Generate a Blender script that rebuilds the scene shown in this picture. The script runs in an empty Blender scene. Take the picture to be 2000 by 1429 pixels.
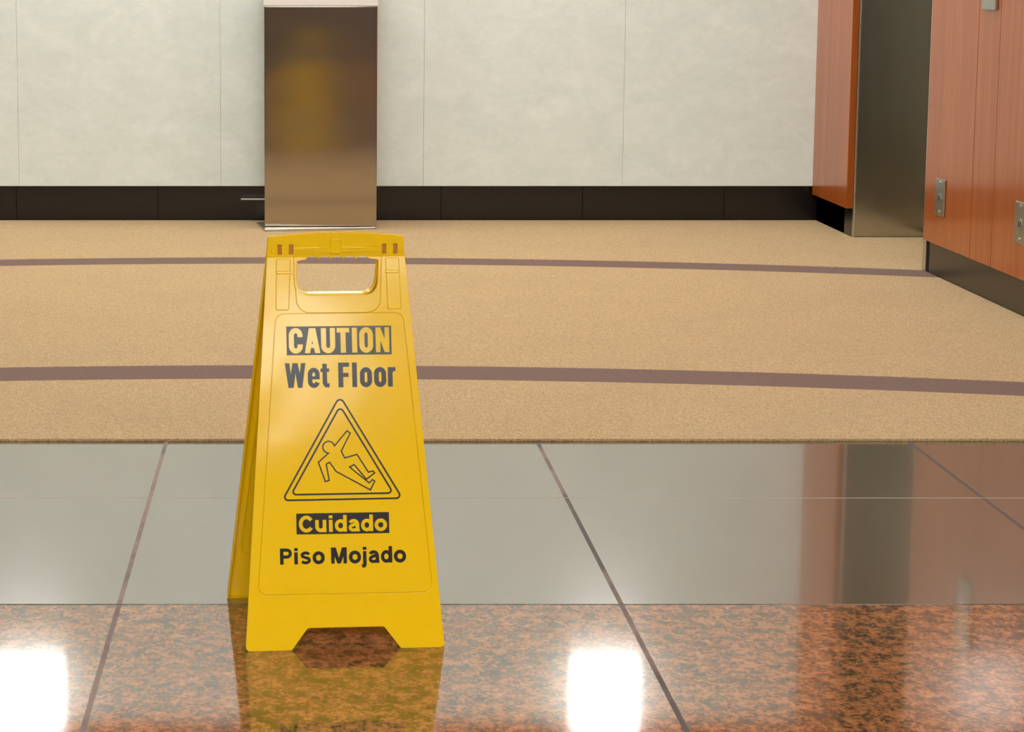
import bpy, bmesh, math, random
from mathutils import Vector, Matrix
random.seed(4)
S = bpy.context.scene
C = S.collection
R = math.radians

# ------------------------------------------------------------------ camera
cam_d = bpy.data.cameras.new('camera')
cam = bpy.data.objects.new('camera', cam_d); C.objects.link(cam)
cam_d.sensor_width = 36
cam_d.lens = 3809.06 / 2000 * 36
cam_d.shift_x = (1000 - 585) / 2000
cam_d.shift_y = -(714.5 - 431.0) / 2000
cam_d.clip_start = 0.05
cam.location = (0, 0, 1.01162)
cam.rotation_euler = (R(90 - 7.0049), 0, 0)
S.camera = cam

# ------------------------------------------------------------------ world, exposure
w = bpy.data.worlds.new('world'); S.world = w; w.use_nodes = True
w.node_tree.nodes['Background'].inputs[0].default_value = (1, .97, .92, 1)
w.node_tree.nodes['Background'].inputs[1].default_value = 0.15
S.view_settings.view_transform = 'Standard'
S.view_settings.look = 'None'
S.view_settings.gamma = 1
S.view_settings.use_curve_mapping = False
S.view_settings.exposure = 0.22
LAMP = 13.0          # radiance of the ceiling light diffusers
LAMP_COL = (.95, 1.0, .97)
SCONCE = 8.0
WASH = 27.0

# ------------------------------------------------------------------ material helpers
def srgb(r, g, b):
    f = lambda c: c / 12.92 if c <= .04045 else ((c + .055) / 1.055) ** 2.4
    return (f(r / 255), f(g / 255), f(b / 255), 1)

def mat(name, col=(.5, .5, .5, 1), rough=.5, metal=0, spec=.5, coat=0, coat_rough=.1):
    m = bpy.data.materials.new(name); m.use_nodes = True
    b = m.node_tree.nodes['Principled BSDF']
    b.inputs['Base Color'].default_value = col
    b.inputs['Roughness'].default_value = rough
    b.inputs['Metallic'].default_value = metal
    b.inputs['Specular IOR Level'].default_value = spec
    b.inputs['Coat Weight'].default_value = coat
    b.inputs['Coat Roughness'].default_value = coat_rough
    return m

class NT:
    def __init__(s, m):
        s.t = m.node_tree; s.b = s.t.nodes['Principled BSDF']
    def n(s, kind, **kw):
        x = s.t.nodes.new(kind)
        for k, v in kw.items():
            if k.startswith('i_'): x.inputs[k[2:].replace('_', ' ')].default_value = v
            else: setattr(x, k, v)
        return x
    def l(s, a, b): s.t.links.new(a, b)
    def coords(s, scale=(1, 1, 1), rot=(0, 0, 0)):
        tc = s.n('ShaderNodeTexCoord'); mp = s.n('ShaderNodeMapping')
        mp.inputs['Scale'].default_value = scale; mp.inputs['Rotation'].default_value = rot
        s.l(tc.outputs['Object'], mp.inputs['Vector']); return mp.outputs['Vector']
    def noise(s, vec, scale, detail=4, rough=.55, dist=0):
        x = s.n('ShaderNodeTexNoise'); x.inputs['Scale'].default_value = scale
        x.inputs['Detail'].default_value = detail; x.inputs['Roughness'].default_value = rough
        x.inputs['Distortion'].default_value = dist
        s.l(vec, x.inputs['Vector']); return x.outputs['Fac']
    def ramp(s, fac, stops, interp='LINEAR'):
        x = s.n('ShaderNodeValToRGB'); e = x.color_ramp.elements; x.color_ramp.interpolation = interp
        while len(e) < len(stops): e.new(.5)
        for q, (p, c) in zip(e, stops): q.position = p; q.color = c
        s.l(fac, x.inputs[0]); return x.outputs[0]
    def math(s, op, a, b=None, c=None):
        x = s.n('ShaderNodeMath', operation=op)
        for i, v in enumerate((a, b, c)):
            if v is None: continue
            if isinstance(v, (int, float)): x.inputs[i].default_value = v
            else: s.l(v, x.inputs[i])
        return x.outputs[0]
    def mix(s, fac, a, b, blend='MIX'):
        x = s.n('ShaderNodeMix', data_type='RGBA', blend_type=blend)
        for i, v in ((0, fac), (6, a), (7, b)):
            if isinstance(v, (int, float, tuple)): x.inputs[i].default_value = v
            else: s.l(v, x.inputs[i])
        return x.outputs[2]
    def mixf(s, fac, a, b):
        x = s.n('ShaderNodeMix', data_type='FLOAT')
        for i, v in ((0, fac), (2, a), (3, b)):
            if isinstance(v, (int, float)): x.inputs[i].default_value = v
            else: s.l(v, x.inputs[i])
        return x.outputs[0]
    def bump(s, h, strength, dist=.001, to='Normal'):
        x = s.n('ShaderNodeBump'); x.inputs['Strength'].default_value = strength
        x.inputs['Distance'].default_value = dist
        s.l(h, x.inputs['Height']); s.l(x.outputs[0], s.b.inputs[to]); return x
    def sep(s, vec):
        x = s.n('ShaderNodeSeparateXYZ'); s.l(vec, x.inputs[0]); return x.outputs

def emis(name, col, strength):
    m = mat(name, (.8, .8, .8, 1), .5)
    b = m.node_tree.nodes['Principled BSDF']
    b.inputs['Emission Color'].default_value = (*col[:3], 1)
    b.inputs['Emission Strength'].default_value = strength
    return m

# ---- stone floor: grey slabs near the carpet, red granite towards the camera, real joint lines
def floor_mat():
    m = mat('polished_stone_floor', rough=.1, spec=.5); m.node_tree.nodes['Principled BSDF'].inputs['IOR'].default_value = 1.8; m.node_tree.nodes['Principled BSDF'].inputs['Coat Weight'].default_value = .9; m.node_tree.nodes['Principled BSDF'].inputs['Coat Roughness'].default_value = .05; t = NT(m)
    v = t.coords(); X, Y, Z = t.sep(v)
    # granite
    vg = t.coords(scale=(1, .85, 1))
    n1 = t.noise(vg, 44, 6, .66, .3)
    n2 = t.noise(vg, 150, 3, .6)
    n3 = t.noise(vg, 9, 3, .5)
    f = t.math('ADD', t.math('MULTIPLY', n1, .62), t.math('MULTIPLY', n2, .38))
    f = t.math('ADD', f, t.math('MULTIPLY', t.math('SUBTRACT', n3, .5), .12))
    g = t.ramp(f, [(.35, srgb(44, 36, 26)), (.43, srgb(78, 66, 48)), (.48, srgb(122, 88, 58)),
                   (.54, srgb(158, 106, 68)), (.66, srgb(180, 130, 90))])
    # grey slabs
    ng = t.noise(v, 3, 4, .55); ng2 = t.noise(v, 260, 2, .5)
    s = t.mix(ng, srgb(82, 74, 54), srgb(96, 87, 66))
    s = t.mix(t.math('MULTIPLY', ng2, .25), s, srgb(104, 96, 88))
    isgran = t.math('LESS_THAN', Y, 3.09)
    col = t.mix(isgran, s, g)
    # joints running away from the camera
    a = t.math('ADD', X, .295); p = .8215
    k = t.math('ABSOLUTE', t.math('SUBTRACT', t.math('FRACT', t.math('ADD', t.math('DIVIDE', a, p), .5)), .5))
    jx = t.math('LESS_THAN', t.math('MULTIPLY', k, p), .0042)
    # cross joints
    def line(y0, hw): return t.math('LESS_THAN', t.math('ABSOLUTE', t.math('SUBTRACT', Y, y0)), hw)
    j1 = line(3.752, .0022)
    j2 = t.math('MAXIMUM', line(3.09, .0026), line(2.27, .003))
    nj = t.noise(v, 5, 3, .6)
    jc = t.ramp(t.math('ADD', t.math('MULTIPLY', nj, .7), t.math('MULTIPLY', X, -.12)), [(.26, srgb(64, 50, 44)), (.42, srgb(134, 112, 102))])
    col = t.mix(jx, col, jc)
    col = t.mix(j1, col, srgb(150, 140, 128))
    jc2 = t.ramp(t.noise(v, 6, 2, .5), [(.42, srgb(30, 24, 20)), (.62, srgb(104, 92, 82))])
    col = t.mix(j2, col, jc2)
    t.l(col, t.b.inputs['Base Color'])
    allj = t.math('MAXIMUM', t.math('MULTIPLY', jx, 1), t.math('MAXIMUM', j1, j2))
    rg = t.mixf(isgran, .13, .045)
    rs = t.math('ADD', rg, t.math('MULTIPLY', t.noise(v, 30, 4, .6), .05))
    t.l(t.mixf(allj, rs, .75), t.b.inputs['Roughness'])
    t.l(t.math('MULTIPLY', t.mixf(isgran, .85, .1), t.math('SUBTRACT', 1, allj)), t.b.inputs['Coat Weight'])
    t.bump(t.math('MULTIPLY', allj, -1), .35, .0015)
    return m

def carpet_mat():
    m = mat('beige_loop_carpet', rough=.95, spec=.1); t = NT(m)
    v = t.coords(); X, Y, Z = t.sep(v)
    vc = t.coords(scale=(1, .8, 1))
    n1 = t.noise(vc, 230, 3, .6); n2 = t.noise(v, 3.0, 4, .6); n3 = t.noise(vc, 900, 2, .6)
    base = t.mix(t.ramp(n1, [(.35, (0, 0, 0, 1)), (.65, (1, 1, 1, 1))]), srgb(168, 140, 98), srgb(216, 186, 140))
    base = t.mix(t.math('MULTIPLY', t.ramp(n2, [(.45, (0, 0, 0, 1)), (.75, (1, 1, 1, 1))]), .35), base, srgb(180, 152, 112))
    br = t.mix(n1, srgb(104, 80, 70), srgb(136, 108, 96))
    def arc(cx, cy, r0, r1):
        dx = t.math('SUBTRACT', X, cx); dy = t.math('SUBTRACT', Y, cy)
        d = t.math('SQRT', t.math('ADD', t.math('MULTIPLY', dx, dx), t.math('MULTIPLY', dy, dy)))
        d = t.math('ADD', d, t.math('MULTIPLY', t.math('SUBTRACT', n1, .5), .012))
        return t.math('MULTIPLY', t.math('GREATER_THAN', d, r0), t.math('LESS_THAN', d, r1))
    a = t.math('MAXIMUM', arc(*ARC_FAR), arc(*ARC_NEAR))
    t.l(t.mix(a, base, br), t.b.inputs['Base Color'])
    vv = t.n('ShaderNodeTexVoronoi'); vv.inputs['Scale'].default_value = 190; t.l(vc, vv.inputs['Vector'])
    h = t.math('ADD', t.math('MULTIPLY', vv.outputs['Distance'], -1), n3)
    t.bump(h, .55, .004)
    t.b.inputs['Sheen Weight'].default_value = .15
    return m

def wall_mat():
    m = mat('pale_marbled_wall_panel', rough=.35, spec=.4); t = NT(m)
    v = t.coords(scale=(1, 1, 1.5))
    n = t.noise(v, 5.5, 7, .6, .9); n2 = t.noise(v, 26, 4, .6, .5)
    f = t.math('ADD', t.math('MULTIPLY', n, .65), t.math('MULTIPLY', n2, .35))
    c = t.ramp(f, [(.34, srgb(222, 233, 228)), (.5, srgb(229, 239, 235)), (.66, srgb(237, 245, 242))])
    t.l(c, t.b.inputs['Base Color'])
    t.bump(n, .08, .002)
    return m

def wood_mat():
    m = mat('reddish_wood_veneer', rough=.3, spec=.3, coat=.5, coat_rough=.12); t = NT(m)
    v = t.coords(scale=(1, 1, .035)); v2 = t.coords(scale=(1, 1, .02))
    n1 = t.noise(v, 26, 5, .6, .25); n2 = t.noise(v2, 260, 3, .6)
    f = t.math('ADD', t.math('MULTIPLY', n1, .6), t.math('MULTIPLY', n2, .4))
    c = t.ramp(f, [(.30, srgb(144, 68, 16)), (.5, srgb(166, 84, 24)), (.70, srgb(184, 100, 38))])
    t.l(c, t.b.inputs['Base Color'])
    t.bump(n2, .05, .001)
    return m

def steel_mat(name, col, rough, wave=.0, vertical=True):
    m = mat(name, col, rough, 1.0); t = NT(m)
    v = t.coords(scale=(1, 1, .01) if vertical else (.01, .01, 1))
    n = t.noise(v, 500, 3, .6)
    t.l(t.math('ADD', rough - .04, t.math('MULTIPLY', n, .04)), t.b.inputs['Roughness'])
    if wave:
        vw = t.coords(scale=(1.2, 1, 2.2)); nw = t.noise(vw, 1.6, 1, .3)
        h = t.math('ADD', t.math('MULTIPLY', nw, wave), t.math('MULTIPLY', n, .000004))
        b = t.bump(h, 1.0, 1.0)
    return m

def yellow_mat():
    m = mat('yellow_moulded_plastic', srgb(232, 190, 8), .13, spec=.5); t = NT(m)
    v = t.coords()
    n = t.noise(v, 60, 4, .6)
    c = t.mix(n, srgb(246, 208, 8), srgb(250, 216, 26))
    t.l(c, t.b.inputs['Base Color'])
    tr = t.n('ShaderNodeBsdfTranslucent'); tr.inputs['Color'].default_value = srgb(255, 190, 10)
    mx = t.n('ShaderNodeMixShader'); mx.inputs[0].default_value = .22
    t.l(t.b.outputs[0], mx.inputs[1]); t.l(tr.outputs[0], mx.inputs[2])
    t.l(mx.outputs[0], t.t.nodes['Material Output'].inputs['Surface'])
    nw = t.noise(v, 7, 1, .4)
    h = t.math('ADD', t.math('MULTIPLY', nw, .0022), t.math('MULTIPLY', n, .00003))
    t.bump(h, 1.0, 1.0)
    return m

ARC_FAR = (-.095, -1.158, 8.082, 8.244)
ARC_NEAR = (-.061, -3.245, 8.130, 8.306)

M = dict(
    floor=floor_mat(), carpet=carpet_mat(), wall=wall_mat(), wood=wood_mat(),
    steel=steel_mat('brushed_steel', (.44, .385, .32, 1), .15, .0035),
    jamb=steel_mat('dark_brushed_steel', (.48, .46, .42, 1), .19, .0),
    bright=mat('satin_steel', (.62, .60, .54, 1), .28, 1.0),
    nickel=mat('nickel_plate', (.42, .42, .38, 1), .3, 1.0),
    yellow=yellow_mat(),
    darkyellow=mat('amber_plastic_recess', srgb(176, 112, 4), .5),
    ink=mat('black_ink', srgb(14, 11, 11), .22, spec=.4),
    black=mat('black_base', srgb(24, 20, 18), .25, spec=.5),
    darkplinth=mat('dark_bronze_kick_plate', srgb(48, 42, 32), .3, spec=.6),
    gap=mat('shadow_gap', srgb(10, 9, 9), .7),
    white=mat('white_enamel', srgb(240, 238, 236), .35),
    seam=mat('panel_seam', srgb(186, 184, 160), .6),
    brownwall=mat('brown_panelled_wall', srgb(44, 31, 22), .5),
    ceiling=mat('cream_ceiling', srgb(226, 218, 200), .85),
    socket=mat('dark_socket', srgb(26, 26, 26), .4),
    lamp=emis('lit_ceiling_diffuser', LAMP_COL, LAMP),
    lampfront=emis('lit_lobby_diffuser', LAMP_COL, LAMP * 1.05),
    signfill=emis('sign_fill_diffuser', LAMP_COL, LAMP * 1.85),
    washer=emis('added_wall_washer_glass', (1, 1, .97), WASH),
    sconce=emis('lit_sconce_glass', (1, .97, .92), SCONCE),
)

# ------------------------------------------------------------------ object helpers
def link(o, parent=None):
    C.objects.link(o)
    if parent is not None: o.parent = parent
    return o
def tag(o, label=None, cat=None, group=None, kind=None):
    if label: o['label'] = label
    if cat: o['category'] = cat
    if group: o['group'] = group
    if kind: o['kind'] = kind
    return o
def empty(name, loc, rz=0):
    o = bpy.data.objects.new(name, None); o.location = loc; o.rotation_euler = (0, 0, rz)
    o.empty_display_size = .1
    return link(o)
def add_box(bm, x0, x1, y0, y1, z0, z1, bev=0, mi=0):
    r = bmesh.ops.create_cube(bm, size=1)
    for v in r['verts']:
        v.co = Vector(((x0 + x1) / 2 + v.co.x * (x1 - x0), (y0 + y1) / 2 + v.co.y * (y1 - y0), (z0 + z1) / 2 + v.co.z * (z1 - z0)))
    fs = {f for v in r['verts'] for f in v.link_faces}
    for f in fs: f.material_index = mi
    if bev:
        es = list({e for v in r['verts'] for e in v.link_edges})
        bmesh.ops.bevel(bm, geom=es, offset=bev, segments=3, affect='EDGES', profile=.5)
def add_cyl(bm, p0, p1, r, seg=24):
    p0, p1 = Vector(p0), Vector(p1); d = p1 - p0
    q = d.to_track_quat('Z', 'Y').to_matrix().to_4x4()
    bmesh.ops.create_cone(bm, cap_ends=True, segments=seg, radius1=r, radius2=r, depth=d.length,
                          matrix=Matrix.Translation((p0 + p1) / 2) @ q)
def obj(name, bm, m, parent=None):
    me = bpy.data.meshes.new(name); bm.to_mesh(me); bm.free()
    for x in (m if isinstance(m, (list, tuple)) else [m]): me.materials.append(x)
    return link(bpy.data.objects.new(name, me), parent)
def box(name, b, m, parent=None, bev=0):
    bm = bmesh.new(); add_box(bm, *b, bev=bev); return obj(name, bm, m, parent)
def struct(name, bs, m, bev=0):
    bm = bmesh.new()
    for b in bs: add_box(bm, *b, bev=bev)
    return tag(obj(name, bm, m), kind='structure')

# ------------------------------------------------------------------ the room
XL, XR, YF, YB, ZC = -3.6, 2.165, -9.0, 8.19, 2.9
struct('floor', [(XL - .1, 3.6, YF - .1, 8.4, -.06, 0)], M['floor'])
bm = bmesh.new()
cpts = [(XL + .002, 4.227), (2.188, 4.227), (2.188, 6.795), (2.51, 6.795), (2.51, 7.655), (2.188, 7.655), (2.188, 8.205), (XL + .002, 8.205)]
lo = [bm.verts.new((x, y, .0005)) for x, y in cpts]; hi = [bm.verts.new((x, y, .006)) for x, y in cpts]
bm.faces.new(hi); bm.faces.new(lo[::-1])
for i in range(8): bm.faces.new((lo[i], lo[(i + 1) % 8], hi[(i + 1) % 8], hi[i]))
cp = obj('carpet', bm, M['carpet'])
tag(cp, 'beige loop carpet with two curved brown stripes, along the pale wall', 'carpet')
struct('ceiling', [(XL - .1, 3.6, YF - .1, 8.4, ZC, ZC + .1)], M['ceiling'])
struct('wall_left', [(XL - .1, XL, YF, 8.4, 0, ZC)], M['brownwall'])
struct('wall_front', [(XL, 3.6, YF - .1, YF, 0, ZC)], M['brownwall'])

# back wall: pale slabs with thin seams over a dark plinth, wood header above
seams = [XL] + [-1.183 - .8475 * 2, -1.183 - .8475, -1.183, -.332, .522, 1.362] + [XR + .03]
bm = bmesh.new()
for a, b in zip(seams[:-1], seams[1:]):
    add_box(bm, a + .0004, b - .0004, YB, YB + .03, .153, 2.21, bev=.0008)
add_box(bm, XL, XR + .03, YB + .008, YB + .12, .155, 2.21, mi=1)
tag(obj('wall_back', bm, [M['wall'], M['seam']]), kind='structure')
struct('trim_1', [(XL, XR + .03, YB - .01, YB + .12, 2.21, ZC)], M['wood'])
bm = bmesh.new()
for i in range(12):
    x0 = XL + i * .60; x1 = min(x0 + .60, XR + .03)
    if x0 < x1: add_box(bm, x0 + .0008, x1 - .0008, YB + .026, YB + .12, 0, .1525, bev=.0008)
tag(obj('baseboard_back', bm, M['black']), kind='structure')

# right wall: far wooden panel, lift opening, near wooden panels
XK = 2.19
bm = bmesh.new()
add_box(bm, XR, XK + .0, 7.672, YB - .001, .118, ZC, bev=.001)
tag(obj('wall_right', bm, M['wood']), kind='structure')
struct('wall_right_core', [(2.62, 3.6, 6.70, 8.31, .0, ZC), (XK + .05, 3.6, YF, 6.70, 0, ZC), (XK, 2.62, 7.78, 8.31, .0, ZC)], M['gap'])
struct('baseboard_right', [(XK, XK + .03, 7.674, YB + .02, 0, .13), ], M['black'])
# near panels with vertical joints
cuts = [6.712, 6.244, 6.050, 5.40, 4.75, 4.55, 3.9, 3.1, 2.3, 1.5, .7, -.1, -.9, -1.7, -2.5, -3.3, -4.1, -4.9, -5.7, -6.5, -7.3, -8.1, YF]
bm = bmesh.new()
for a, b in zip(cuts[:-1], cuts[1:]):
    add_box(bm, XR, XR + .024, b + .0012, a - .0012, .122, ZC, bev=.0012)
tag(obj('wall_right_near', bm, M['wood']), kind='structure')
struct('trim_2', [(XR + .010, XK + .06, YF, 6.705, .124, ZC - .001)], M['gap'])
struct('baseboard_right_near', [(XK, XK + .05, YF, 6.715, 0, .123)], M['darkplinth'])
# lift frame and doors
bm = bmesh.new()
add_box(bm, XK + .006, 2.56, 7.665, 7.78, .0, 2.15, bev=.002)
tag(obj('door_frame_far', bm, M['jamb']), kind='structure')
bpy.data.objects['door_frame_far'].name = 'trim_3'
struct('trim_4', [(XK - .0005, XK + .0075, 7.656, 7.672, 0, 2.15)], M['bright'], bev=.002)
struct('trim_5', [(XK, 2.56, 6.755, 6.792, 0, 2.15)], M['bright'], bev=.001)
struct('trim_6', [(XK + .012, 2.56, 6.715, 6.755, 0, ZC)], M['gap'])
struct('trim_7', [(XR, XR + .4, 6.713, 7.671, 2.15, ZC)], M['wood'])
d = struct('door_1', [(2.52, 2.55, 6.792, 7.228, .01, 2.15), (2.52, 2.55, 7.232, 7.665, .01, 2.15)], M['jamb'], bev=.002)

# ------------------------------------------------------------------ lamps (their light is in their glass)
def ceiling_light(x, y, sx, sy, label, m):
    t = empty('ceiling_light', (x, y, ZC))
    bm = bmesh.new(); e = .03
    add_box(bm, -sx / 2 - e, sx / 2 + e, -sy / 2 - e, -sy / 2, -.012, 0); add_box(bm, -sx / 2 - e, sx / 2 + e, sy / 2, sy / 2 + e, -.012, 0)
    add_box(bm, -sx / 2 - e, -sx / 2, -sy / 2, sy / 2, -.012, 0); add_box(bm, sx / 2, sx / 2 + e, -sy / 2, sy / 2, -.012, 0)
    obj('frame', bm, M['white'], t)
    box('diffuser', (-sx / 2, sx / 2, -sy / 2, sy / 2, -.008, -.001), m, t)
    tag(t, label, 'ceiling light', 'square ceiling lights of the lobby')
    return t
side = {-1.9: 'left side', .05: 'middle', 1.6: 'right side'}
rows = {6.3: 'over the carpet', 4.0: 'over the carpet edge', -.6: 'just behind the viewer', -2.9: 'unseen row halfway to the far lobby end, enlarged to light the sign'}
for y, rn in rows.items():
    for x, sn in side.items():
        ceiling_light(x, y, 1.2 if y < -2 else .6, 1.8 if y < -2 else .6, 'square white recessed ceiling light, %s, %s' % (sn, rn), M['lamp'] if y > 0 else (M['signfill'] if y < -2 else M['lampfront']))  # unseen rearmost row enlarged and boosted to light the front of the sign
ceiling_light(1.15, -6.6, .9, 2.6, 'long luminous ceiling panel at the end of the lobby behind the viewer', M['lampfront'])

for i in range(7):  # unseen washers added to brighten the upper part of the back wall
    ceiling_light(-3.2 + i * .82, 7.72, .3, .3, 'small square light added at the ceiling to brighten the pale wall, number %s counted from the left' % ('one two three four five six seven'.split()[i]), M['washer'])

def sconce(x, label):
    t = empty('wall_sconce', (x, YB, 2.05))
    box('back_plate', (-.16, .16, -.02, 0, -.165, .165), M['white'], t, bev=.003)
    box('glass_shade', (-.147, .147, -.09, -.02, -.158, .158), M['sconce'], t, bev=.01)
    tag(t, label, 'wall light', 'square wall sconces under the wood header')
sconce(1.325, 'square white glowing wall sconce, right of the steel pedestal')
sconce(-1.17, 'square white glowing wall sconce, left of the steel pedestal')

# ------------------------------------------------------------------ steel pedestal
ped = empty('pedestal', (.086, 7.905, .006))
tag(ped, 'brushed stainless steel pedestal with white upper section, in front of the pale wall', 'pedestal')
W2 = .2285
box('body', (-W2, W2, 0, .26, .012, .905), M['steel'], ped, bev=.003)
box('top_cabinet', (-W2 - .003, W2 + .003, -.006, .262, .905, 1.45), M['white'], ped, bev=.004)
b = box('base_plate', (-W2 - .002, W2 - .002, -.0, .24, 0.0, .010), M['bright'], ped, bev=.002)
b.rotation_euler = (0, 0, R(9)); b.location = (0, -.045, 0)
box('wall_bracket', (-.333, -.1, .262, .295, .090, .0965), M['bright'], ped, bev=.001)

# ------------------------------------------------------------------ outlet plates and lift call plate on the right wall
def outlet(y, z, label):
    t = empty('outlet_plate', (XR, y, z))
    box('plate', (-.006, 0, -.046, .046, -.063, .063), M['nickel'], t, bev=.003)
    for s in (-1, 1):
        bm = bmesh.new(); add_cyl(bm, (-.0085, 0, s * .050), (-.004, 0, s * .050), .0055)
        obj('screw', bm, M['bright'], t)
    bm = bmesh.new()
    add_cyl(bm, (-.0075, 0, -.004), (-.004, 0, -.004), .017)
    obj('socket', bm, M['nickel'], t)
    bm = bmesh.new()
    add_box(bm, -.0082, -.0070, -.009, -.005, -.010, .004); add_box(bm, -.0082, -.0070, .005, .009, -.014, .002)
    obj('socket_slot', bm, M['socket'], t)
    tag(t, label, 'wall outlet', 'small metal plates low on the wooden wall')
outlet(6.541, .288, 'small metal outlet plate low on the wooden wall, beside the lift opening')
outlet(5.800, .292, 'small metal outlet plate cut by the right edge of the picture')
cpn = empty('call_button_plate', (XR, 6.139, 1.035))
box('plate', (-.010, 0, -.060, .060, -.113, .113), M['nickel'], cpn, bev=.002)
for z in (-.035, .05):
    bm = bmesh.new(); add_cyl(bm, (-.015, 0, z), (-.009, 0, z), .018); obj('button', bm, M['white'], cpn)
tag(cpn, 'brushed metal plate on the narrow wood strip, at the top edge of the picture', 'button plate')

# ------------------------------------------------------------------ wet floor sign
def round_poly(pts, seg=8):
    """pts: (x, y, radius) corners in order -> list of points with filleted corners"""
    out = []; n = len(pts)
    for i in range(n):
        p = Vector(pts[i][:2]); a = Vector(pts[i - 1][:2]); b = Vector(pts[(i + 1) % n][:2]); r = pts[i][2] if len(pts[i]) > 2 else 0
        if r <= 0: out.append(p); continue
        u = (a - p).normalized(); v = (b - p).normalized()
        ang = math.acos(max(-1, min(1, u.dot(v)))); dd = r / math.tan(ang / 2)
        c = p + (u + v).normalized() * (r / math.sin(ang / 2))
        s = p + u * dd - c; e = p + v * dd - c
        a0 = math.atan2(s.y, s.x); a1 = math.atan2(e.y, e.x); da = (a1 - a0 + math.pi) % (2 * math.pi) - math.pi
        for k in range(seg + 1):
            t = a0 + da * k / seg; out.append(c + Vector((math.cos(t), math.sin(t))) * r)
    return out
def offset_poly(pts, d):
    """move every edge inwards by d (counter-clockwise loops)"""
    ar = sum(pts[i - 1][0] * pts[i][1] - pts[i][0] * pts[i - 1][1] for i in range(len(pts)))
    sg = 1 if ar > 0 else -1; out = []; n = len(pts)
    for i in range(n):
        a, p, b = Vector(pts[i - 1]), Vector(pts[i]), Vector(pts[(i + 1) % n])
        e1 = (p - a); e2 = (b - p)
        if e1.length < 1e-6 or e2.length < 1e-6: out.append(p); continue
        e1.normalize(); e2.normalize()
        n1 = Vector((-e1.y, e1.x)) * sg; n2 = Vector((-e2.y, e2.x)) * sg
        m = n1 + n2; m = m / max(.35, m.dot(n1)) if m.length > 1e-6 else n1
        out.append(p + m * d)
    return out
# everything of the sign is laid out in millimetres: u across, v up along the panel, n out of the face
D_, H_, L_ = .13648, .61734, .63224
CT, ST = H_ / L_, D_ / L_
VB = 600.0
SHEAR = [0.0]
STEP = [0]
def wrap(u, v, n):
    """panel coordinates (mm) to the sign's own space (m); face looks to -Y; the panel bends upright above VB"""
    half = 12.0 + 0 * v
    lim = max(2.0, (L_ * 1000 - min(v, VB)) * ST / CT - .4)
    n = max(n, -lim)
    if v <= VB:
        y = -D_ * 1000 + v * ST - n * CT; z = v * CT + n * ST
    else:
        y = -D_ * 1000 + VB * ST - n; z = VB * CT + (v - VB) * .985 + n * ST * max(0, 1 - (v - VB) / 12)
    return Vector((u - 5.2 * v / 632 + SHEAR[0] * (1 - v / 632), y, z)) / 1000
def slab(loops, n0, n1, bev=0, res=3):
    """closed 2D loops (outer and holes) -> solid between n0 and n1 with rounded rims, as bmesh in panel space"""
    cu = bpy.data.curves.new('tmp', 'CURVE'); cu.dimensions = '2D'; cu.fill_mode = 'BOTH'
    cu.extrude = max(1e-4, (n1 - n0) / 2 - bev); cu.bevel_depth = bev; cu.bevel_resolution = res; cu.offset = -bev
    for lp in loops:
        sp = cu.splines.new('POLY'); sp.points.add(len(lp) - 1)
        for q, p in zip(sp.points, lp): q.co = (p[0], p[1], 0, 1)
        sp.use_cyclic_u = True
    o = bpy.data.objects.new('tmp', cu); C.objects.link(o)
    dg = bpy.context.evaluated_depsgraph_get(); dg.update()
    me = bpy.data.meshes.new_from_object(o.evaluated_get(dg))
    bm = bmesh.new(); bm.from_mesh(me)
    bpy.data.objects.remove(o); bpy.data.curves.remove(cu); bpy.data.meshes.remove(me)
    bmesh.ops.remove_doubles(bm, verts=bm.verts, dist=1e-4)
    for v in bm.verts: v.co.z += (n0 + n1) / 2
    return bm
def merge(dst, src):
    me = bpy.data.meshes.new('t'); src.to_mesh(me); src.free(); dst.from_mesh(me); bpy.data.meshes.remove(me)
def cutwrap(bm, cuts=(560, 580, 590, 595, 598, 600, 602, 605, 610)):
    for c in cuts:
        bmesh.ops.bisect_plane(bm, geom=bm.verts[:] + bm.edges[:] + bm.faces[:], plane_co=(0, c, 0), plane_no=(0, 1, 0), dist=1e-5)
    for v in bm.verts: v.co = wrap(v.co.x, v.co.y, v.co.z)
    bmesh.ops.recalc_face_normals(bm, faces=bm.faces)
    return bm
def ribbon(pts, t, n0, n1, closed=False, bm=None):
    """a flat stroke of width t with mitred corners"""
    bm = bm or bmesh.new(); pts = [Vector(p) for p in pts]; n = len(pts); Ls, Rs = [], []
    for i in range(n):
        if closed: a, b = pts[i - 1], pts[(i + 1) % n]
        else: a, b = pts[max(0, i - 1)], pts[min(n - 1, i + 1)]
        e1 = pts[i] - a; e2 = b - pts[i]
        if e1.length < 1e-7: e1 = e2
        if e2.length < 1e-7: e2 = e1
        e1 = e1.normalized(); e2 = e2.normalized()
        n1_ = Vector((-e1.y, e1.x)); n2_ = Vector((-e2.y, e2.x)); m = n1_ + n2_
        m = n1_ if m.length < 1e-4 else m / max(.45, m.dot(n1_))
        Ls.append(pts[i] + m * t / 2); Rs.append(pts[i] - m * t / 2)
    STEP[0] += 1; n1 = n1 + .012 * (STEP[0] % 7)
    lo = [(bm.verts.new((p.x, p.y, n0)), bm.verts.new((q.x, q.y, n0)), bm.verts.new((p.x, p.y, n1)), bm.verts.new((q.x, q.y, n1))) for p, q in zip(Ls, Rs)]
    for i in range(n if closed else n - 1):
        a, b = lo[i], lo[(i + 1) % n]
        for f in ((a[2], b[2], b[3], a[3]), (a[0], a[1], b[1], b[0]), (a[0], b[0], b[2], a[2]), (a[1], a[3], b[3], b[1])):
            bm.faces.new(f)
    if not closed:
        for a in (lo[0], lo[-1]): bm.faces.new((a[0], a[2], a[3], a[1]))
    return bm
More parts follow.
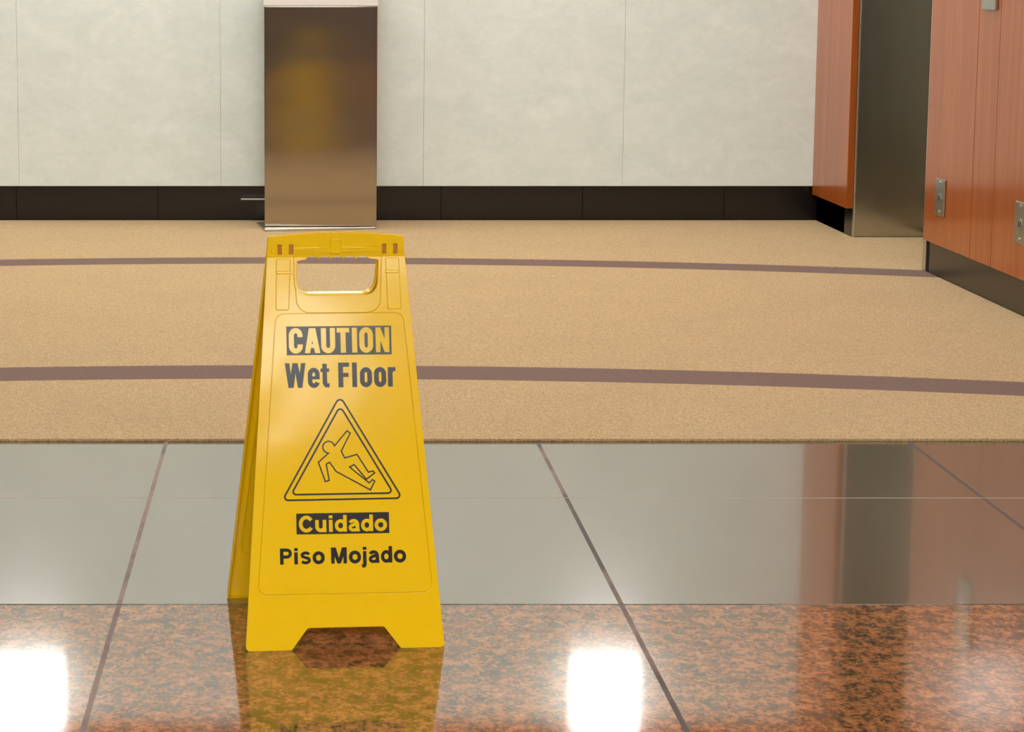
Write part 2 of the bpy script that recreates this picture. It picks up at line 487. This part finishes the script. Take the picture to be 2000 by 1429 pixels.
def poly(pts, n0, n1, bm):
    STEP[0] += 1; n1 = n1 + .012 * (STEP[0] % 7)      # strokes of one letter never share a plane
    lo = [bm.verts.new((p[0], p[1], n0)) for p in pts]; hi = [bm.verts.new((p[0], p[1], n1)) for p in pts]
    bm.faces.new(hi); bm.faces.new(lo[::-1]); n = len(pts)
    for i in range(n): bm.faces.new((lo[i], lo[(i + 1) % n], hi[(i + 1) % n], hi[i]))
    return bm
def rect(x0, x1, y0, y1): return [(x0, y0), (x1, y0), (x1, y1), (x0, y1)]
def arc(cx, cy, rx, ry, a0, a1, seg=14):
    return [(cx + rx * math.cos(R(a0 + (a1 - a0) * k / seg)), cy + ry * math.sin(R(a0 + (a1 - a0) * k / seg))) for k in range(seg + 1)]

# outline of a panel
def top_arc():
    return [(u, 639.2 - 6.2 * (u / 105.0) ** 2) for u in (99, 85, 70, 50, 30, 10, -10, -30, -50, -70, -85, -99)]
# The apex offset of the trapezoid is in wrap(); half width 152.5 at the floor, 105.8 at the top.
def panel_outline():
    lower = [(-152.5, 0, 6), (-82, 0, 3), (-57, 33, 6), (60, 33, 6), (85, 0, 3), (152.5, 0, 6), (105.2, 633.2, 4)]
    o = round_poly(lower + [(x, y, 0) for x, y in top_arc()] + [(-105.2, 633.2, 4)], 6)
    return o
def hole_outline():
    pts = [(-60.5, 541, 20), (62.5, 541, 20), (66, 596, 3)]
    pr = round_poly([(-60.5, 541, 20), (62.5, 541, 20), (66, 596.5, 3), (-60.5, 595.5, 3)], 8)
    # keep the lower part, replace the upper edge by finger scallops
    low = [p for p in pr if p[1] < 590]
    # order: round_poly starts at the lower left fillet, running counter-clockwise
    top = [(66, 594.5), (62, 596.0)]
    x = 50.0
    top += [(52, 597)]
    for k in range(5):
        c = 41 - k * 19.4
        top += [(c + 9.7 * math.cos(a), 597 + 4.6 * math.sin(a)) for a in [math.pi * j / 8 for j in range(1, 8)]] + [(c - 9.7, 596.6)]
    top += [(-57, 594.8), (-60.6, 593.5)]
    return [Vector(p) for p in low] + [Vector(p) for p in top]
EMB = round_poly([(-131.5, 84, 12), (136, 84, 12), (101.5, 512, 14), (-95.5, 512, 14)], 8)
DISH = round_poly([(-63.5, 513, 22), (67, 513, 22), (71.5, 603, 2), (71.5, 611, 2), (-65.8, 611, 2), (-65.8, 603, 2)], 8)
LIP = round_poly([(-60.5, 541, 20), (62.5, 541, 20), (66, 603, 3), (-60.5, 603, 3)], 8)
SLOTS = [(-91, -84), (-73.5, -66.5), (72, 79), (89, 96)]
def make_panel(name, parent, front=True):
    out = panel_outline(); hole = hole_outline()
    bm = bmesh.new()
    slots = [rect(a, b, 604.5, 620.5) for a, b in SLOTS]
    merge(bm, slab([out, hole, offset_poly(EMB, -1.0)] + slots, -4, 0, .5))
    merge(bm, slab([offset_poly(EMB, -3.5)], -4.4, -1.6, .3, 1))       # floor of the groove round the message field
    merge(bm, slab([out, offset_poly(out, 3.2)], -12, -.6, .8, 2))      # rim turned back
    merge(bm, slab([offset_poly(LIP, -2.6), offset_poly(LIP, -.02)], -15, .0, .9, 2))      # lip of the handle hole
    # raised message field, then the sunk tray round the handle opening
    merge(bm, slab([EMB], -3, 1.1, .5, 2))
    ring = [(p[0], p[1]) for p in DISH]
    for i, s in ((0, 0),):
        merge(bm, slab([ring, offset_poly(LIP, -6.0)], -1, 1.6, 1.2, 3))
    # side ribs of the handle
    merge(bm, slab([round_poly([(-95.8, 518, 3), (-75, 518, 3), (-71, 598, 3), (-93.5, 598, 3)], 4)], -1, 1.5, 1.2, 3))
    merge(bm, slab([round_poly([(78.5, 518, 3), (100, 518, 3), (98, 598, 3), (76.5, 598, 3)], 4)], -1, 1.5, 1.2, 3))
    merge(bm, slab([rect(-93, -70, 574, 579)], 0, 3.0, 1.1, 2)); merge(bm, slab([rect(76, 96, 574, 579)], 0, 3.0, 1.1, 2))
    # grip bar roll
    for a, b in ((-66, -8), (8, 70)):
        merge(bm, slab([[(a, 609), (b, 610.5), (b, 617.5), (a, 616)] if a < 0 else [(a, 610.5), (b, 609), (b, 616), (a, 617.5)]], -1, 2.6, 1.8, 4))
    merge(bm, slab([rect(-101.5, -94, 608, 615)], -1, 2.2, 1.5, 3)); merge(bm, slab([rect(97.5, 104, 608, 615)], -1, 2.2, 1.5, 3))
    if not front:                                                      # what shows of its hollow side
        merge(bm, slab([offset_poly([(p[0], p[1]) for p in EMB], -3), offset_poly([(p[0], p[1]) for p in EMB], 0)], -6.5, -3.5, .8, 2))
    cutwrap(bm)
    o = obj(name, bm, M['yellow'], parent)
    return o

sign = empty('wet_floor_sign', (.0612 + .0, 3.0104, 0), .066587)
tag(sign, 'yellow plastic folding wet floor sign standing on the granite', 'floor sign')
front = make_panel('front_panel', sign)
SHEAR[0] = -21.0
rear = make_panel('rear_panel', sign, False)
SHEAR[0] = 0.0
rear.scale = (1, -1, 1)
# hinge barrels joining the two panels in the slots
for a, b in ((SLOTS[0][1] - .5, SLOTS[1][0] + .5), (SLOTS[2][1] - .5, SLOTS[3][0] + .5)):
    bm = bmesh.new(); add_cyl(bm, ((a - 5) / 1000, 0, .6000), ((b - 5) / 1000, 0, .6000), .0070)
    obj('hinge', bm, M['yellow'], sign)
for a, b in SLOTS:
    bm = poly(rect(a, b, 604.5, 620.5), -4.6, -3.4, bmesh.new())
    cutwrap(bm); o = obj('hinge_slot', bm, M['darkyellow'], front); o['label'] = 'dark amber slot beside the handle'
bm = slab([round_poly([(-9, 606, 2), (6, 605, 2), (8, 612, 2), (7, 629, 2), (-8.5, 631, 2)], 4)], 0, 3.2, 1.3, 3)
cutwrap(bm); obj('latch', bm, M['yellow'], front)

# lettering ------------------------------------------------------------
Z0, Z1, Z2 = 1.1, 1.25, 1.42
def O_(bm, x, y, w, h, t, z, flat=1.0):
    rx = (w - t) / 2; ry = min((h - t) / 2, rx * flat); cx = x + w / 2
    p = arc(cx, y + h - t / 2 - ry, rx, ry, 0, 180) + arc(cx, y + t / 2 + ry, rx, ry, 180, 360)
    q = [p[0]]
    for k in p[1:]:
        if (Vector(k) - Vector(q[-1])).length > 1e-3: q.append(k)
    if (Vector(q[0]) - Vector(q[-1])).length < 1e-3: q.pop()
    ribbon(q, t, z[0], z[1], True, bm)
def C_(bm, x, y, w, h, t, z, flat=1.0, cut=.33, a=0):
    rx = (w - t) / 2; ry = min((h - t) / 2, rx * flat); cx = x + w / 2
    p = arc(cx, y + h - t / 2 - ry, rx, ry, a, 180) + arc(cx, y + t / 2 + ry, rx, ry, 180, 360 - a)
    if a == 0: p = [(cx + rx, y + h * (1 - cut))] + p + [(cx + rx, y + h * cut)]
    q = [p[0]]
    for k in p[1:]:
        if (Vector(k) - Vector(q[-1])).length > 1e-3: q.append(k)
    ribbon(q, t, z[0], z[1], False, bm)
def U_(bm, x, y, w, h, t, z, flat=1.0, stem=False):
    rx = (w - t) / 2; ry = rx * flat; cx = x + w / 2
    ribbon([(cx - rx, y + h)] + arc(cx, y + t / 2 + ry, rx, ry, 180, 360) + [(cx + rx, y + h)], t, z[0], z[1], False, bm)
    if stem: poly(rect(x + w - t, x + w, y, y + h), z[0], z[1], bm)
def P_(bm, pts, z): poly(pts, z[0], z[1], bm)
def R_(bm, x0, x1, y0, y1, z): poly(rect(x0, x1, y0, y1), z[0], z[1], bm)
def a_(bm, x, y, w, h, t, z):
    cx = x + w / 2 - .3; rx = (w - t) / 2 - .3
    R_(bm, x + w - t - .3, x + w - .3, y, y + h * .62, z)
    p = arc(cx, y + h - t * .45 - rx * .78, rx, rx * .78, 165, 0) + [(x + w - t / 2 - .3, y + h * .5)]
    ribbon(p, t * .92, z[0], z[1], False, bm)
    ry = h * .31 - t * .42
    p = [(x + w - t / 2 - .3, y + h * .56), (x + w * .5, y + h * .56)] + arc(x + t / 2 + rx * .8, y + t * .42 + ry - .0, rx * .8, ry, 90, 270) + [(x + w * .55, y + t * .42), (x + w - t * .6, y + h * .2)]
    ribbon(p, t * .86, z[0], z[1], False, bm)
    R_(bm, x + w - t * .5, x + w + .4, y, y + t * .55, z)
def d_(bm, x, y, w, xh, asc, t, z):
    O_(bm, x, y - .2, w - t * .12, xh + .4, t * .95, z, 1.15); R_(bm, x + w - t, x + w, y, y + asc, z)

def text_caution():
    bm = bmesh.new(); x = -80.0; y = 451.4; h = 38.5; t = 8.0; z = (Z0, Z2)
    C_(bm, x + 3.5, y - .5, 21.5, h + 1, t, z, 1.15, .36)
    A = x + 28
    P_(bm, [(A, y), (A + 8, y), (A + 16, y + h), (A + 7, y + h)], z); P_(bm, [(A + 24, y), (A + 16, y), (A + 8, y + h), (A + 17, y + h)], z)
    R_(bm, A + 5, A + 19, y + 8, y + 14.2, z)
    U_(bm, x + 53.5, y - .5, 22, h + .5, t, z, 1.1)
    R_(bm, x + 78, x + 97.5, y + h - 7.2, y + h, z); R_(bm, x + 83.8, x + 91.8, y, y + h, z)
    R_(bm, x + 101.5, x + 109.5, y, y + h, z)
    O_(bm, x + 113, y - .5, 21.2, h + 1, t, z, 1.15)
    N = x + 138.5
    R_(bm, N, N + 7, y, y + h, z); R_(bm, N + 14, N + 21, y, y + h, z)
    P_(bm, [(N, y + h), (N + 7.4, y + h), (N + 21, y), (N + 13.6, y)], z)
    return bm
def text_wet_floor():
    bm = bmesh.new(); x = -83.5; y = 398.2; h = 38; t = 7.4; z = (Z0, Z1); xh = 30
    for a in (0, 16):
        P_(bm, [(x + a + 5, y), (x + a + 11.5, y), (x + a + 7.2, y + h), (x + a, y + h)] if a == 0 else
               [(x + 19.5, y), (x + 26.5, y), (x + 20.0, y + h), (x + 14.0, y + h)], z)
    P_(bm, [(x + 5, y), (x + 13, y), (x + 18.5, y + h), (x + 12, y + h)], z)
    P_(bm, [(x + 19.5, y), (x + 26.5, y), (x + 32, y + h), (x + 25, y + h)], z)
    # e
    e0 = x + 35; w = 18.8; rx = (w - t) / 2; cx = e0 + w / 2
    p = [(e0 + t * .6, y + xh * .49), (cx + rx, y + xh * .49)] + arc(cx, y + xh + .4 - t * .46 - rx * 1.15, rx, rx * 1.15, 0, 180) + arc(cx, y - .4 + t * .46 + rx * 1.15, rx, rx * 1.15, 180, 345)
    ribbon(p[1:], t * .95, z[0], z[1], False, bm); R_(bm, e0 + t * .6, e0 + w - .3, y + xh * .42, y + xh * .58, z)
    # t
    R_(bm, x + 58, x + 65, y + 6, y + 36.5, z); R_(bm, x + 55, x + 68.5, y + 24, y + 29.2, z)
    ribbon([(x + 61.5, y + 10), (x + 61.6, y + 6.5), (x + 63.2, y + 3.6), (x + 68.6, y + 2.9)], 6.4, z[0], z[1], False, bm)
    F = x + 82.5
    R_(bm, F, F + 7.6, y, y + h, z); R_(bm, F, F + 17, y + h - 6.6, y + h, z); R_(bm, F, F + 15.8, y + 15.8, y + 22.0, z)
    R_(bm, x + 104, x + 111.5, y, y + h, z)
    O_(bm, x + 116, y - .4, 18.8, xh + .8, t, z, 1.1); O_(bm, x + 138, y - .4, 18.8, xh + .8, t, z, 1.1)
    R_(bm, x + 159.5, x + 166.8, y, y + xh, z)
    ribbon([(x + 163.5, y + xh - 10), (x + 164.6, y + xh - 5.4), (x + 167.5, y + xh - 3.2), (x + 171.4, y + xh - 3.2)], 6.4, z[0], z[1], False, bm)
    return bm
def text_cuidado():
    bm = bmesh.new(); s = .1066; t = 5.6; z = (Z0, Z2); y = 177.6; X = lambda p: -71 + (p - 290) * s
    C_(bm, X(325), y - .4, 23.2, 25.8, t, z, 1.15, a=33)
    U_(bm, X(560), y - .3, 17.2, 18.8, t, z, 1.0, True)
    R_(bm, X(758), X(812), y, y + 18.4, z); R_(bm, X(758), X(812), y + 20.6, y + 25.2, z)
    d_(bm, X(843), y, 18.6, 18.8, 25.4, t, z)
    a_(bm, X(1038), y, 17.2, 19, t, z)
    d_(bm, X(1222), y, 18.6, 18.8, 25.4, t, z)
    O_(bm, X(1418), y - .3, 19.2, 19.4, t, z, 1.0)
    return bm
def text_piso_mojado():
    bm = bmesh.new(); s = .1066; t = 5.4; z = (Z0, Z1); y = 129.4; h = 24.4; X = lambda p: -97.2 + (p - 60) * s
    p0 = X(60); R_(bm, p0, p0 + t, y, y + h, z)
    ribbon([(p0 + 2, y + h - t / 2 + .2), (p0 + 10.5, y + h - t / 2 + .2)] + arc(p0 + 10.8, y + 16.6, 5.1, 5.2, 90, -90, 10) + [(p0 + 2, y + 11.4)], t * .9, z[0], z[1], False, bm)
    R_(bm, X(264), X(316), y, y + 18.2, z); R_(bm, X(264), X(316), y + 20.2, y + 24.6, z)
    # s
    c = X(428); w = 5.5
    p = arc(c, y + 13.5, w, 3.5, 20, 180, 8) + [(c - w + .8, y + 11.7), (c - .5, y + 10.1), (c + w - .9, y + 8.4)] + arc(c, y + 5.7, w + .3, 3.6, 0, -160, 9)
    ribbon(p, t * .84, z[0], z[1], False, bm)
    O_(bm, X(528), y - .4, 18.6, 19.6, t, z, 1.0)
    m = X(795); mw = 24.2
    R_(bm, m, m + t, y, y + h, z); R_(bm, m + mw - t, m + mw, y, y + h, z)
    P_(bm, [(m, y + h), (m + 7.4, y + h), (m + mw / 2 + 2.6, y), (m + mw / 2 - 2.6, y)], z)
    P_(bm, [(m + mw, y + h), (m + mw - 7.4, y + h), (m + mw / 2 - 2.6, y), (m + mw / 2 + 2.6, y)], z)
    O_(bm, X(1052), y - .4, 18.6, 19.6, t, z, 1.0)
    j = X(1280); R_(bm, X(1254), X(1307), y + 20.2, y + 24.6, z)
    ribbon([(j, y + 18.2), (j, y - 1.5), (j - .8, y - 3.8), (j - 4.4, y - 4.4)], t, z[0], z[1], False, bm)
    a_(bm, X(1334), y, 16.6, 19, t, z)
    d_(bm, X(1513), y, 17.6, 18.8, 25.0, t, z)
    O_(bm, X(1702), y - .4, 18.8, 19.6, t, z, 1.0)
    return bm
def ink(name, bm, m, label=None):
    cutwrap(bm, ()); o = obj(name, bm, m, front)
    if label: o['label'] = label
    return o
ink('caution_band', poly([(-80, 448.4), (82.8, 448.0), (83.2, 492.6), (-80, 492.8)], Z0 - .3, Z1, bmesh.new()), M['ink'], 'black band behind the word CAUTION')
ink('caution_lettering', text_caution(), M['yellow'], 'yellow word CAUTION on the black band')
ink('wet_floor_lettering', text_wet_floor(), M['ink'], 'black words Wet Floor')
ink('cuidado_band', poly([(-71, 174.6), (71.8, 174.2), (71.8, 206.2), (-71, 206.2)], Z0 - .3, Z1, bmesh.new()), M['ink'], 'black band behind the word Cuidado')
ink('cuidado_lettering', text_cuidado(), M['yellow'], 'yellow word Cuidado on the black band')
ink('piso_mojado_lettering', text_piso_mojado(), M['ink'], 'black words Piso Mojado')
tri = ribbon(round_poly([(.6, 385, 6), (-91.6, 226.6, 5), (93, 227, 5)], 6), 2.7, Z0, Z1, True)
ribbon(round_poly([(.6, 369.6, 5), (-78.2, 235, 4.5), (79.4, 235, 4.5)], 6), 2.7, Z0, Z1, True, tri)
ink('warning_triangle', tri, M['ink'], 'black double outlined warning triangle')
man = [(-19, 297.4), (-35.1, 283.8), (-25.1, 254.2), (-19, 255.9), (-23, 280.6), (-17.8, 283.6), (-8.1, 269.5), (44.2, 240.4), (51.2, 253.5), (48, 256),
       (42.6, 251.2), (37.3, 255.5), (12.8, 275.8), (20.2, 279.3), (38.5, 256.7), (51.6, 266.2), (48.8, 269.2), (41.8, 267.5), (24.9, 294.9),
       (5.8, 289.8), (.6, 300.1), (15.3, 327.7), (10.3, 331.2), (-9.6, 308.4)] + arc(-18.7, 306.6, 9.0, 9.0, 12, 258, 16)
ink('slipping_figure', ribbon(man, 2.1, Z0, Z1, True), M['ink'], 'black outline of a slipping person')
